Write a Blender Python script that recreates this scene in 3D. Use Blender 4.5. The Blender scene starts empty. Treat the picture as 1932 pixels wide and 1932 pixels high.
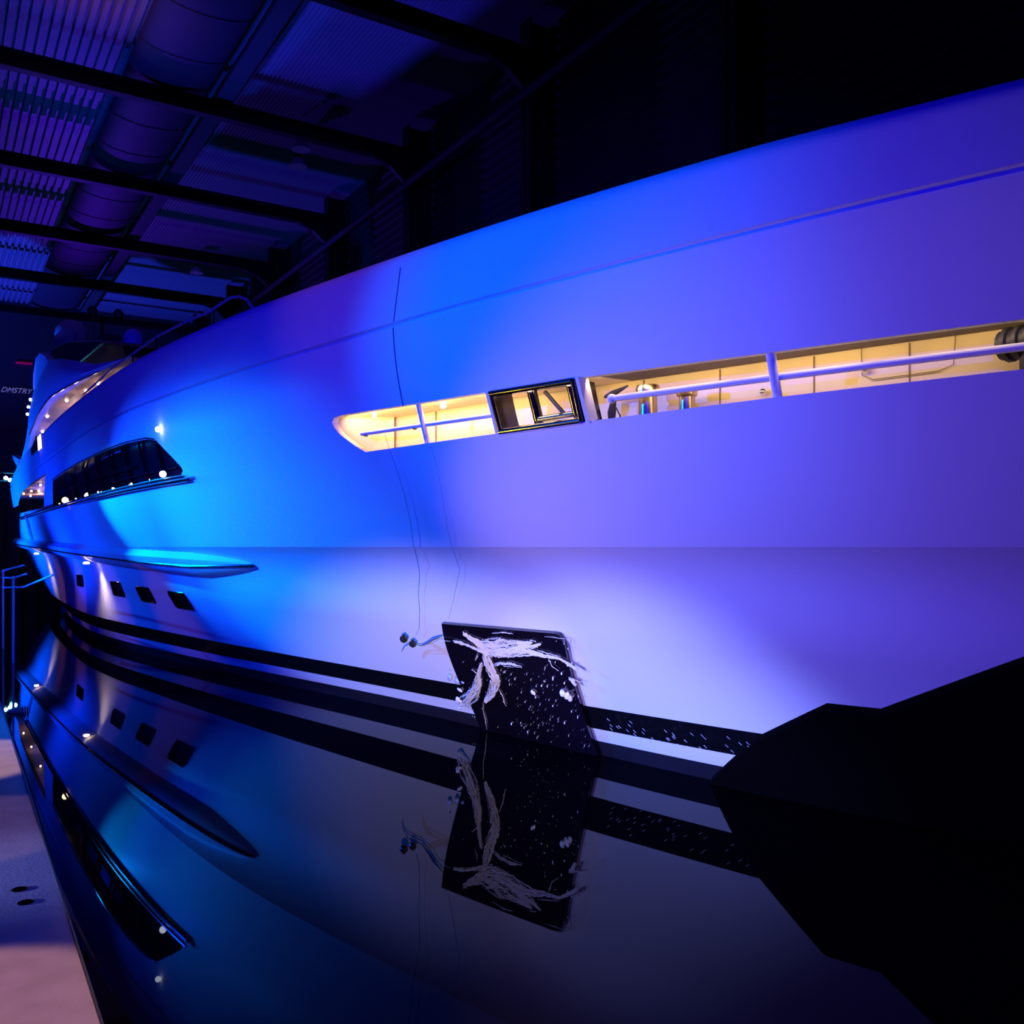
import bpy, bmesh, math, random
import numpy as np
from mathutils import Vector, Matrix
from mathutils.geometry import delaunay_2d_cdt
random.seed(4)
sc=bpy.context.scene
K=2.0    # all dimensions below are in units of 2 m (the eye height above the dock water)

# ---------------------------------------------------------------- camera, world, lights, exposure
cam=bpy.data.cameras.new('camera'); camo=bpy.data.objects.new('camera',cam); sc.collection.objects.link(camo)
cam.sensor_width=36; cam.lens=36*1750/1932; cam.shift_y=66/1932; cam.clip_end=400
camo.location=(0,0,K); camo.rotation_euler=(math.pi/2,0,-math.atan(1096/1750)); sc.camera=camo
w=bpy.data.worlds.new('world'); sc.world=w; w.use_nodes=True
w.node_tree.nodes['Background'].inputs[0].default_value=(.2,.05,1,1); w.node_tree.nodes['Background'].inputs[1].default_value=.012
sc.view_settings.view_transform='Standard'; sc.view_settings.look='None'; sc.view_settings.gamma=1; sc.view_settings.exposure=0
def aim(o,loc,tgt):
    o.location=Vector(loc)*K
    o.rotation_euler=(Vector(tgt)*K-Vector(loc)*K).to_track_quat('-Z','Y').to_euler()
def spot(loc,tgt,power,col,angle,blend=.6,r=.12):
    l=bpy.data.lights.new('spotlight','SPOT'); l.energy=power; l.color=col; l.spot_size=math.radians(angle); l.spot_blend=blend; l.shadow_soft_size=r
    o=bpy.data.objects.new('spotlight',l); sc.collection.objects.link(o); aim(o,loc,tgt); return o
def area(loc,tgt,power,col,sx,sy):
    l=bpy.data.lights.new('area_light','AREA'); l.shape='RECTANGLE'; l.size=sx*K; l.size_y=sy*K; l.energy=power; l.color=col
    o=bpy.data.objects.new('area_light',l); sc.collection.objects.link(o); aim(o,loc,tgt); return o
def point(loc,power,col,r=.03):
    l=bpy.data.lights.new('point_light','POINT'); l.energy=power; l.color=col; l.shadow_soft_size=r
    o=bpy.data.objects.new('point_light',l); sc.collection.objects.link(o); o.location=Vector(loc)*K; return o
# HULL LIGHTS: unseen spots, placed and coloured by fitting the hull's light
spot((-3.310,3.620,0.350),(2.748,2.947,0.100),11582,(0.2356,0.2967,1.0000),18.0,1.00,.08)
spot((-1.115,-1.382,0.350),(2.441,4.735,0.100),6597,(1.0000,0.7426,0.5822),18.0,1.00,.08)
spot((-5.000,-3.238,1.836),(1.985,5.693,0.389),11710,(0.0019,0.0000,1.0000),53.6,0.75,.08)
spot((0.200,4.015,0.800),(3.589,-0.060,0.100),327,(1.0000,0.5396,0.0000),86.0,0.75,.08)
spot((0.183,11.472,0.383),(1.056,11.037,2.084),1143,(0.0000,0.0286,1.0000),130.0,0.76,.08)
spot((-2.808,9.150,2.218),(2.167,4.659,0.383),15683,(0.0000,0.1976,1.0000),27.9,1.00,.08)
spot((0.135,10.183,1.800),(1.892,5.238,0.586),6964,(0.0000,0.2553,1.0000),24.6,0.80,.08)
spot((-4.963,4.813,2.500),(1.832,2.901,1.817),11544,(0.0000,0.1068,1.0000),18.0,1.00,.08)
spot((-0.568,15.605,1.021),(1.058,15.327,2.001),3259,(0.0000,0.0627,1.0000),112.3,0.75,.08)
spot((-1.111,4.053,5.488),(1.605,4.077,2.435),155,(1.0000,0.2605,0.0000),20.8,0.94,.08)
spot((-0.935,9.513,1.849),(2.367,4.230,0.259),8397,(0.0000,0.0490,1.0000),39.2,0.75,.08)
spot((-2.878,12.971,2.282),(1.897,7.565,0.100),5293,(0.0017,0.0729,1.0000),31.3,0.75,.08)
# END
# added red fill spots, no lamps there, tinting hull under the rubbing strake
for y_ in (7.7,9.4,11.3,13.2): spot((.42,y_,.25),(1.5,y_+.1,.42),11,(1,.28,.25),55,.8,.03)
# added violet ambient fill, unseen up-lights for the roof, fill on the end wall
area((2,13,7.3),(2,13,0),40,(.22,.1,1),8,22)
spot((-1.2,28,1.0),(.8,23.5,8.3),15000,(.02,.06,1),140,.6,.05)
spot((3.0,27.2,3.0),(2.0,17,8.3),4500,(.10,.01,1),90,.8,.05)
spot((-2,21,1.0),(2,31,5.5),900,(.22,0,1),80,1,.2)
spot((-2,16,.5),(4.7,12.3,8.3),13000,(.03,.04,1),26,1,.2)
spot((-3,9,1.0),(1.7,12.4,8.3),3500,(1,.42,.45),20,1,.2)
# unseen warm spots added to lay light bands on the quay concrete
spot((-1.5,5.2,4.0),(-.1,5.0,0),3200,(1,.60,.40),16,.25,.05)
spot((-1.5,3.2,4.0),(.02,3.75,0),500,(1,.55,.42),13,.25,.05)
spot((-1.5,1.6,4.0),(-.05,2.2,0),2800,(1,.5,.36),12,.25,.05)
ROWS=[
 (-.15,[(-2,3.6),(1.1,3.6),(2,3.2),(2.84,2.96),(4.31,2.72),(5.34,2.55),(7.8,2.02),(11.1,1.6),(14.5,1.78),(18,2.5),(20,3.0)]),
 (0.,[(-3,3.6),(.9,3.6),(1.8,3.1),(2.84,2.84),(4.31,2.61),(5.34,2.43),(7.8,1.92),(11.1,1.50),(14.5,1.65),(18,2.2),(20,2.6)]),
 (.12,[(-3,3.6),(.7,3.6),(1.7,3.02),(2.84,2.74),(4.31,2.50),(5.34,2.314),(7.8,1.84),(11.1,1.46),(14.5,1.60),(18,2.0),(20,2.4)]),
 (.28,[(-3,3.6),(.35,3.6),(1.5,2.98),(2.52,2.703),(3.38,2.513),(5.06,2.191),(7.8,1.753),(11.1,1.42),(14.5,1.50),(18,1.75),(20,2.1)]),
 (.62,[(-3,3.6),(-.2,3.6),(1.3,2.86),(2.2,2.57),(3.2,2.28),(3.92,2.10),(5.5,1.82),(7.4,1.60),(8.3,1.54),(9.25,1.47),(11.5,1.41),(14.5,1.42),(18,1.5),(20,1.8)]),
 (1.,[(-3,3.6),(-.8,3.6),(.8,2.83),(1.4,2.62),(2.5,2.27),(3.6,1.97),(5.5,1.545),(6.3,1.45),(7.4,1.385),(9.25,1.31),(11.3,1.28),(14.5,1.27),(18,1.28),(20,1.3)]),
 (1.44,[(-3,3.6),(-1.5,3.6),(-.3,3.04),(.5,2.72),(1.336,2.406),(1.98,2.19),(2.7,1.99),(3.09,1.88),(3.53,1.765),(3.915,1.67),(5.0,1.46),(5.94,1.32),(8,1.18),(11.33,1.14),(14.5,1.14),(18,1.14),(20,1.14)]),
 (1.94,[(-3.5,3.6),(-2.1,3.6),(-.5,2.99),(.5,2.58),(1.267,2.28),(1.845,2.085),(2.85,1.82),(3.59,1.655),(4.67,1.455),(5.556,1.31),(7.18,1.12),(9,1.07),(11,1.06),(18,1.06),(20,1.06)]),
 (2.27,[(-3.5,3.6),(-2.4,3.6),(-.5,3.05),(.5,2.68),(1.32,2.36),(2.03,2.115),(2.857,1.868),(3.6,1.70),(4.09,1.60),(5.05,1.41),(6.73,1.165),(8.18,1.09),(10.9,1.05),(18,1.05),(20,1.05)]),
]
YS=np.arange(-3.,20.001,.1)
def pchip(x,y,xq,es=1.):
    x=np.array(x,float);y=np.array(y,float);h=np.diff(x);d=np.diff(y)/h
    m=np.zeros(len(x));m[0]=d[0];m[-1]=d[-1]*es
    for i in range(1,len(x)-1):
        if d[i-1]*d[i]>0:
            w1=2*h[i]+h[i-1];w2=h[i]+2*h[i-1];m[i]=(w1+w2)/(w1/d[i-1]+w2/d[i])
    i=np.clip(np.searchsorted(x,xq)-1,0,len(x)-2);t=(xq-x[i])/h[i]
    return (1+2*t)*(1-t)**2*y[i]+t*(1-t)**2*h[i]*m[i]+t*t*(3-2*t)*y[i+1]+t*t*(t-1)*h[i]*m[i+1]
def smooth(v,s=5):
    k=np.exp(-.5*(np.arange(-3*s,3*s+1)/s)**2);k/=k.sum()
    p=np.concatenate([2*v[0]-v[3*s:0:-1],v,2*v[-1]-v[-2:-3*s-2:-1]])
    return np.convolve(p,k,'valid')
TAB=[smooth(pchip([a for a,b in r],[b for a,b in r],YS),6) for z,r in ROWS]
ZR=[z for z,r in ROWS]
def rowx(i,Y): return float(np.interp(Y,YS,TAB[i]))
def hx(Y,z):
    xs=[rowx(i,Y) for i in range(9)]
    if z<=1.0: return float(pchip(ZR[:6],xs[:6],np.array([max(z,-.15)]),2.3)[0])
    if z<=1.94:
        # quadratic through 1,1.44,1.94
        a,b,c=ZR[5:8];p,q,r=xs[5:8]
        return p*(z-b)*(z-c)/((a-b)*(a-c))+q*(z-a)*(z-c)/((b-a)*(b-c))+r*(z-a)*(z-b)/((c-a)*(c-b))
    t=(z-1.94)/.33
    return xs[7]+(xs[8]-xs[7])*t

# ---------------------------------------------------------------- materials
def mat(name,col,rough=.5,metal=0.,coat=0.,emit=None,es=0.,noise=None,ior=1.45,bump=None,alpha=None,coatr=.05):
    m=bpy.data.materials.new(name); m.use_nodes=True; nt=m.node_tree; b=nt.nodes['Principled BSDF']
    b.inputs['Base Color'].default_value=(*col,1); b.inputs['Roughness'].default_value=rough; b.inputs['Metallic'].default_value=metal
    b.inputs['Coat Weight'].default_value=coat; b.inputs['Coat Roughness'].default_value=coatr; b.inputs['IOR'].default_value=ior
    if emit: b.inputs['Emission Color'].default_value=(*emit,1); b.inputs['Emission Strength'].default_value=es
    if noise:
        sc_,amt,col2=noise
        tc=nt.nodes.new('ShaderNodeTexCoord'); n=nt.nodes.new('ShaderNodeTexNoise'); n.inputs['Scale'].default_value=sc_; n.inputs['Detail'].default_value=6
        r=nt.nodes.new('ShaderNodeMapRange'); r.inputs['From Min'].default_value=.35; r.inputs['From Max'].default_value=.65; r.inputs['To Max'].default_value=amt
        mx=nt.nodes.new('ShaderNodeMix'); mx.data_type='RGBA'; mx.inputs['A'].default_value=(*col,1); mx.inputs['B'].default_value=(*col2,1)
        nt.links.new(tc.outputs['Object'],n.inputs['Vector']); nt.links.new(n.outputs['Fac'],r.inputs['Value']); nt.links.new(r.outputs['Result'],mx.inputs['Factor'])
        nt.links.new(mx.outputs['Result'],b.inputs['Base Color'])
    if bump:
        tc=nt.nodes.new('ShaderNodeTexCoord'); n=nt.nodes.new('ShaderNodeTexNoise'); n.inputs['Scale'].default_value=bump[0]; n.inputs['Detail'].default_value=3
        bp=nt.nodes.new('ShaderNodeBump'); bp.inputs['Strength'].default_value=bump[1]; bp.inputs['Distance'].default_value=bump[2]
        nt.links.new(tc.outputs['Object'],n.inputs['Vector']); nt.links.new(n.outputs['Fac'],bp.inputs['Height']); nt.links.new(bp.outputs['Normal'],b.inputs['Normal'])
    if alpha is not None: b.inputs['Alpha'].default_value=alpha
    return m
M=dict(
 white=mat('hull_white_gelcoat',(.80,.80,.82),.7,coat=.05,coatr=.3,ior=1.3),
 black=mat('boot_black_paint',(.004,.004,.006),.25),
 anti=mat('antifouling_paint',(.012,.011,.02),.5),
 chrome=mat('polished_steel',(.8,.8,.82),.12,metal=1),
 darkchrome=mat('dark_polished_steel',(.13,.12,.16),.15,metal=1),
 glass=mat('dark_tinted_glass',(.02,.008,.02),.04,coat=1,coatr=.02),
 cream=mat('cream_lacquer_panel',(.80,.64,.36),.5),
 seam=mat('panel_joint_brown',(.25,.17,.10),.6),
 soffit=mat('overhead_lining',(.72,.52,.50),.5,noise=(90,.5,(.5,.34,.36))),
 grey=mat('dark_grey_plastic',(.03,.03,.035),.5),
 dome=mat('radome_shell',(.7,.7,.75),.5),
 steel=mat('roof_steel_paint',(.012,.01,.014),.6),
 wall=mat('wall_cladding',(.05,.045,.06),.7),
 deckm=mat('corrugated_roof_sheet',(.30,.22,.34),.5),
 ductm=mat('spiral_duct_sheet',(.045,.025,.055),.6),
 water=mat('still_dock_water',(.001,.0008,.002),.012,ior=1.10),
 concrete=mat('quay_concrete',(.30,.25,.24),.8,noise=(5,.6,(.22,.19,.18)),bump=(40,.15,.01)),
 board=mat('black_lacquered_board',(.006,.004,.010),.12,coat=.6,bump=(60,.05,.01)),
 foam=mat('champagne_foam',(.85,.85,.9),.3,coat=.5),
 mattblack=mat('matt_black_surface',(.0025,.0022,.003),1.0,ior=1.05),
 rope=mat('dark_cord',(.12,.10,.22),.7),
 shard=mat('green_bottle_glass',(.02,.025,.02),.06,coat=1),
 warm=mat('warm_lamp_lens',(1,.8,.5),.3,emit=(1,.72,.42),es=14),
 warmpane=mat('lit_cabin_pane',(1,.85,.6),.3,emit=(1,.8,.5),es=1.3),
 cold=mat('cold_lamp_lens',(.8,.95,1),.3,emit=(.25,.75,1),es=40),
 coldw=mat('white_lamp_lens',(1,1,1),.3,emit=(.75,.85,1),es=10),
 red=mat('red_tube_lamp',(.5,0,.1),.4,emit=(.35,0,.1),es=.35),
 letter=mat('sign_letter_glow',(.6,.6,.7),.5,emit=(.35,.3,.6),es=.28),  # unlit letters given a faint glow of their own
 glassw=mat('lamp_reflector_glass',(.85,.85,.9),.2,coat=1),
 mull=mat('window_mullion_black',(.02,.008,.02),.5,ior=1.2),
 railw=mat('white_rail_paint',(.8,.8,.8),.3),
 wood=mat('dark_wardrobe_door',(.05,.03,.06),.35),
)
# ---------------------------------------------------------------- mesh helpers (coordinates in 2 m units)
def link(name,me,parent=None,m=None,loc=None):
    o=bpy.data.objects.new(name,me); sc.collection.objects.link(o)
    if m is not None: me.materials.append(m)
    if parent is not None: o.parent=parent; o.matrix_parent_inverse=Matrix.Translation(-parent.matrix_basis.translation) if parent.parent is None else PINV(parent)
    return o
def PINV(p):
    t=Vector((0,0,0)); q=p
    while q is not None:
        if q.parent is None: t+=q.matrix_basis.translation
        q=q.parent
    return Matrix.Identity(4)
class MB:
    def __init__(s): s.v=[];s.f=[];s.n=None;s.sm=[]
    def add(s,vs,fs,smooth=False):
        b=len(s.v); s.v+= [tuple(a) for a in vs]; s.f+=[tuple(b+i for i in f) for f in fs]; s.sm+=[smooth]*len(fs)
    def box(s,a,b):
        (x0,y0,z0),(x1,y1,z1)=a,b
        s.add([(x0,y0,z0),(x1,y0,z0),(x1,y1,z0),(x0,y1,z0),(x0,y0,z1),(x1,y0,z1),(x1,y1,z1),(x0,y1,z1)],[(0,3,2,1),(4,5,6,7),(0,1,5,4),(1,2,6,5),(2,3,7,6),(3,0,4,7)]); return s
    def tube(s,pts,r,n=8,caps=True):
        pts=[Vector(p) for p in pts]; rs=r if isinstance(r,(list,tuple)) else [r]*len(pts)
        vs=[];fs=[];prev=None
        for i,p in enumerate(pts):
            t=(pts[min(i+1,len(pts)-1)]-pts[max(i-1,0)]).normalized()
            up=Vector((0,0,1)) if abs(t.z)<.9 else Vector((1,0,0))
            a=t.cross(up).normalized(); 
            if prev is not None and a.dot(prev)<0: a=-a
            prev=a; b=t.cross(a)
            for k in range(n):
                q=2*math.pi*k/n; vs.append(p+a*(math.cos(q)*rs[i])+b*(math.sin(q)*rs[i]))
        for i in range(len(pts)-1):
            for k in range(n): fs.append((i*n+k,i*n+(k+1)%n,(i+1)*n+(k+1)%n,(i+1)*n+k))
        if caps: fs.append(tuple(range(n-1,-1,-1))); fs.append(tuple((len(pts)-1)*n+k for k in range(n)))
        s.add(vs,fs,True); return s
    def lathe(s,c,prof,n=20,axis='z'):
        vs=[];fs=[]
        for r,h in prof:
            for k in range(n):
                q=2*math.pi*k/n; x,y=math.cos(q)*r,math.sin(q)*r
                vs.append((c[0]+x,c[1]+y,c[2]+h) if axis=='z' else ((c[0]+h,c[1]+x,c[2]+y) if axis=='x' else (c[0]+x,c[1]+h,c[2]+y)))
        for i in range(len(prof)-1):
            for k in range(n): fs.append((i*n+k,i*n+(k+1)%n,(i+1)*n+(k+1)%n,(i+1)*n+k))
        fs.append(tuple(range(n-1,-1,-1))); fs.append(tuple((len(prof)-1)*n+k for k in range(n)))
        s.add(vs,fs,True); return s
    def ball(s,c,r,n=8,sx=1,sy=1,sz=1):
        vs=[(c[0],c[1],c[2]-r*sz)];fs=[]
        for i in range(1,n):
            a=-math.pi/2+math.pi*i/n
            for k in range(2*n):
                q=math.pi*k/n; vs.append((c[0]+r*sx*math.cos(a)*math.cos(q),c[1]+r*sy*math.cos(a)*math.sin(q),c[2]+r*sz*math.sin(a)))
        vs.append((c[0],c[1],c[2]+r*sz)); L=len(vs)-1; m=2*n
        for k in range(m): fs.append((0,1+(k+1)%m,1+k)); fs.append((L,L-m+k,L-m+(k+1)%m))
        for i in range(n-2):
            for k in range(m): fs.append((1+i*m+k,1+i*m+(k+1)%m,1+(i+1)*m+(k+1)%m,1+(i+1)*m+k))
        s.add(vs,fs,True); return s
    def prism(s,poly,a,b,f):
        """poly: 2-D outline; f(u,v,w) -> 3-D point, w=a and w=b the two caps"""
        n=len(poly); vs=[f(u,v,a) for u,v in poly]+[f(u,v,b) for u,v in poly]
        s.add(vs,[tuple(range(n)),tuple(range(2*n-1,n-1,-1))]+[(i,n+i,n+(i+1)%n,(i+1)%n) for i in range(n)]); return s
    def build(s,name,m,parent=None,normals=None,bevel=None,fix=True):
        me=bpy.data.meshes.new(name); base=Vector((0,0,0))
        if parent is None:
            a=np.array(s.v); base=Vector(((a[:,0].min()+a[:,0].max())/2,(a[:,1].min()+a[:,1].max())/2,a[:,2].min()))*K
        elif parent.parent is None: base=parent.location.copy()
        else: base=parent.parent.location.copy()
        me.from_pydata([tuple(Vector(v)*K-base) for v in s.v],[],s.f); me.update()
        if fix:
            bm=bmesh.new(); bm.from_mesh(me); bmesh.ops.recalc_face_normals(bm,faces=bm.faces[:]); bm.to_mesh(me); bm.free()
        me.polygons.foreach_set('use_smooth',s.sm); me.materials.append(m)
        if normals is not None: me.normals_split_custom_set_from_vertices(normals)
        elif any(s.sm): me.set_sharp_from_angle(angle=math.radians(40))
        o=bpy.data.objects.new(name,me); sc.collection.objects.link(o)
        if parent is None: o.location=base
        else: o.parent=parent
        if bevel:
            md=o.modifiers.new('bevel','BEVEL'); md.width=bevel*K; md.segments=2; md.limit_method='ANGLE'
        return o
def tag(o,label=None,cat=None,group=None,kind=None):
    if label: o['label']=label
    if cat: o['category']=cat
    if group: o['group']=group
    if kind: o['kind']=kind
    return o
def thing(name,loc,label,cat,group=None):
    o=bpy.data.objects.new(name,None); sc.collection.objects.link(o); o.location=Vector(loc)*K; o.empty_display_size=.3
    return tag(o,label,cat,group)
def struct(o): o['kind']='structure'; return o
def copy_tree(o,parent=None):
    c=o.copy(); sc.collection.objects.link(c); c.parent=parent
    for ch in list(o.children): copy_tree(ch,c)
    return c

# ---------------------------------------------------------------- hangar shell
XW=7.1; ZD=8.3; YE=31.0; YF=-8.0; XL=-7.0
COLY=[-.75,3.05,6.82,10.6,14.36,18.1,21.85,25.6,29.4]
struct(MB().prism([(XL,YF),(.285,YF),(.298,2.0),(.37,6.7),(.62,YE),(XL,YE)],-.6,.012,lambda u,v,w:(u,v,w)).build('floor',M['concrete']))
# quay along the far wall
struct(MB().box((6.55,YF,-.6),(XW+.1,YE,.05)).build('floor',M['concrete']))
struct(MB().box((.2,YF,-.62),(6.7,YE,-.6)).build('floor',M['concrete']))
wt=MB(); wt.add([(.25,YF,0),(6.6,YF,0),(6.6,YE,0),(.25,YE,0)],[(0,1,2,3)]); struct(wt.build('dock_water',M['water']))
def corr_wall(name,x,y0,y1,z0,z1,pitch,dep):
    b=MB(); n=int((z1-z0)/pitch); vs=[];fs=[]
    for i in range(n+1):
        for dz,dx in ((0,0),(.35,0),(.5,dep),(.85,dep)):
            z=z0+(i+dz)*pitch; vs+=[(x-dx,y0,z),(x-dx,y1,z)]
    for i in range(len(vs)//2-1): fs.append((2*i,2*i+1,2*i+3,2*i+2))
    b.add(vs,fs); return b.build(name,M['wall'],fix=False)
struct(corr_wall('wall_right',XW+.25,YF,YE,0,ZD+.1,.16,.03))
struct(MB().box((XL-.1,YF,0),(XL,YE,ZD+.1)).build('wall_left',M['wall']))
struct(MB().box((XL,YE,0),(XW+.3,YE+.1,ZD+.1)).build('wall_back',M['wall']))
struct(MB().box((XL,YF-.1,0),(XW+.3,YF,ZD+.1)).build('wall_front',M['wall']))
# corrugated roof: coarse ribs on the left, fine ribs right of the air duct
b=MB(); xs=[]
x=XL
while x<XW+.3:
    p=.135 if x<2.45 else .066; h=-.075 if x<2.45 else -.035
    xs+=[(x,ZD),(x+.3*p,ZD),(x+.38*p,ZD+h),(x+.92*p,ZD+h)]; x+=p
vs=[];fs=[]
for (px,pz) in xs: vs+=[(px,YF,pz),(px,YE,pz)]
for i in range(len(xs)-1): fs.append((2*i,2*i+1,2*i+3,2*i+2))
b.add(vs,fs); struct(b.build('ceiling',M['deckm'],fix=False))
ords=['behind','first','second','third','fourth','fifth','sixth','seventh','eighth']
for i,y in enumerate(COLY):
    r=thing('roof_beam',(0,y,7.53),('dark steel roof beam across the hangar, %s from the front of the hall'%(['nearest','second','third','fourth','fifth','sixth','seventh','eighth','farthest'][i])),'roof beam','steel portal beams under the roof')
    b=MB(); b.box((XL,y-.01,7.54),(XW-.2,y+.01,7.76)); b.build('web',M['steel'],r)
    MB().box((XL,y-.075,7.53),(XW-.2,y+.075,7.56)).build('flange',M['steel'],r)
    MB().box((XL,y-.075,7.75),(XW-.2,y+.075,7.78)).build('flange',M['steel'],r)
    MB().prism([(XW-.9,7.535),(XW-.1,7.535),(XW-.1,6.9),(XW-.28,7.2),(XW-.55,7.42)],y-.05,y+.05,lambda u,v,w:(u,w,v)).build('haunch',M['steel'],r)
    MB().prism([(XL+.05,7.535),(XL+.9,7.535),(XL+.5,7.42),(XL+.2,7.2),(XL+.05,6.9)],y-.05,y+.05,lambda u,v,w:(u,w,v)).build('haunch',M['steel'],r)
    for k,(x0,x1) in enumerate(((XW-.25,XW+.18),(XL+.02,XL+.4))):
        c=thing('wall_column',((x0+x1)/2,y,0.),'dark steel column against the %s wall below the %s roof beam'%(['right','left'][k],['nearest','second','third','fourth','fifth','sixth','seventh','eighth','farthest'][i]),'column','steel wall columns')
        MB().box((x0,y-.012,.05),(x1,y+.012,ZD-.14)).build('web',M['steel'],c)
        MB().box((x0,y-.12,.05),(x0+.03,y+.12,ZD-.14)).build('flange',M['steel'],c)
        MB().box((x1-.03,y-.12,.05),(x1,y+.12,ZD-.14)).build('flange',M['steel'],c)
tag(MB().tube([(XW-.33,YF,7.1),(XW-.33,YE,7.1)],.06,10).build('eaves_tube',M['wall']),'long round steel tube running along the top of the right wall','pipe')
# longitudinal runway beam right of the duct
rb=thing('runway_beam',(3.78,10,7.8),'long dark steel runway beam under the roof just right of the air duct','beam')
MB().box((3.76,YF,7.83),(3.80,YE,8.1)).build('web',M['steel'],rb)
MB().box((3.66,YF,7.79),(3.90,YE,7.83)).build('flange',mat('bare_flange',(.10,.09,.12),.35,metal=.3),rb)
# air duct resting above the beams
dt=thing('air_duct',(3.0,10,7.79),'large oval sheet metal air duct running lengthwise above the roof beams','air duct')
b=MB(); n=28
ys=[YF+.3+i*.0 for i in range(0)]
y=YF+.3; rings=[]
while y<YE-.2: rings.append((y,1.0)); y+=.62
vs=[];fs=[]
for y,s_ in rings:
    for k in range(n):
        q=2*math.pi*k/n; vs.append((3.0+.60*math.cos(q),y,7.98+.175*math.sin(q)))
for i in range(len(rings)-1):
    for k in range(n): fs.append((i*n+k,i*n+(k+1)%n,(i+1)*n+(k+1)%n,(i+1)*n+k))
b.add(vs,fs,True); b.build('duct_shell',M['ductm'],dt)
for y,_ in rings[::2][8:28]:
    b=MB(); b.tube([(3.0+.605*math.cos(2*math.pi*k/24),y,7.98+.18*math.sin(2*math.pi*k/24)) for k in range(25)],.008,6,caps=False); b.build('seam_ring',M['ductm'],dt)
# high-bay lamps
def highbay(x,y,lab):
    r=thing('high_bay_lamp',(x,y,7.72),lab,'ceiling lamp','switched-off high-bay lamps')
    MB().lathe((x,y,7.86),[(.02,.34),(.02,.1),(.06,.1),(.07,.0),(.05,-.01)],14).build('lamp_body',M['grey'],r)
    MB().lathe((x,y,7.72),[(.16,-.0),(.155,.02),(.09,.13),(.05,.16)],20).build('reflector',M['glassw'],r)
    MB().tube([(x,y,8.15),(x,y,8.262)],.008,6).build('hook',M['chrome'],r)
highbay(5.30,15.2,'clear high-bay lamp hanging from the roof between the middle beams, the nearer of two')
highbay(5.50,15.9,'clear high-bay lamp hanging from the roof beside its twin, the further of the near two')
highbay(5.52,23.4,'small distant high-bay lamp hanging from the roof deep in the hangar')
# sign on the end wall
fc=bpy.data.curves.new('sign','FONT'); fc.body='DMSTRY AL'; fc.size=.42; fc.shear=.4; fc.extrude=.02; fc.align_x='LEFT'
fo=bpy.data.objects.new('wall_sign',fc); sc.collection.objects.link(fo)
dg=bpy.context.evaluated_depsgraph_get(); me=bpy.data.meshes.new_from_object(fo.evaluated_get(dg)); bpy.data.objects.remove(fo)
me.materials.append(M['letter']); so=bpy.data.objects.new('wall_sign',me); sc.collection.objects.link(so)
so.location=Vector((1.72,YE-.03,5.55))*K; so.rotation_euler=(math.pi/2,0,0)
tag(so,'blurred white slanted lettering on the dark end wall','sign')
tag(MB().tube([(2.12,YE-.034,6.44),(2.55,YE-.034,6.45)],.035,8).build('red_tube_lamp',M['red']),'dim red tube lamp high on the dark end wall','lamp')
# black curtain behind the stern
b=MB(); n=60; vs=[];fs=[]
for i in range(n+1):
    xx=-1.5+i*8/n; yy=27.5+.12*math.sin(i*1.9); vs+=[(xx,yy,.015),(xx,yy,2.2)]
for i in range(n): fs.append((2*i,2*i+2,2*i+3,2*i+1))
b.add(vs,fs,True); tag(b.build('stage_curtain',mat('violet_black_curtain',(.03,.02,.05),.8),fix=False),'long dark pleated curtain hanging across the hall behind the stern','curtain')

# ---------------------------------------------------------------- yacht
for k_ in ('mull','mattblack'): M[k_].node_tree.nodes['Principled BSDF'].inputs['Specular IOR Level'].default_value=0
yacht=thing('yacht',(1.4,8.0,0),'large white motor yacht lit blue and violet, lying along the quay in the hangar','yacht')
def pip(p,poly):
    x,y=p; c=False; j=len(poly)-1
    for i in range(len(poly)):
        xi,yi=poly[i]; xj,yj=poly[j]
        if (yi>y)!=(yj>y) and x<(xj-xi)*(y-yi)/(yj-yi)+xi: c=not c
        j=i
    return c
def dens(poly,st):
    o=[]
    for i in range(len(poly)):
        a=poly[i];b_=poly[(i+1)%len(poly)]; L=math.hypot(b_[0]-a[0],b_[1]-a[1]); n=max(1,int(math.ceil(L/st)))
        for k in range(n): o.append((a[0]+(b_[0]-a[0])*k/n,a[1]+(b_[1]-a[1])*k/n))
    return o
def chaikin(poly,corners_keep=(),it=2):
    for _ in range(it):
        o=[]
        for i in range(len(poly)):
            a=poly[i];b_=poly[(i+1)%len(poly)]; o+=[(a[0]*.75+b_[0]*.25,a[1]*.75+b_[1]*.25),(a[0]*.25+b_[0]*.75,a[1]*.25+b_[1]*.75)]
        poly=o
    return poly
def HP(Y,z,off=0.):
    """point off the hull side, off > 0 is outboard along the surface normal"""
    X=hx(Y,z)
    if off==0: return (X,Y,z)
    n=HN(Y,z); return (X+n[0]*off,Y+n[1]*off,z+n[2]*off)
def HN(Y,z,lo=-.15,hi=2.4):
    e=.02; zl,zh=max(z-e,lo),min(z+e,hi); dy=(hx(Y+e,z)-hx(Y-e,z))/(2*e); dz=(hx(Y,zh)-hx(Y,zl))/(zh-zl)
    n=Vector((-1,dy,dz)).normalized(); return n
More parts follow.
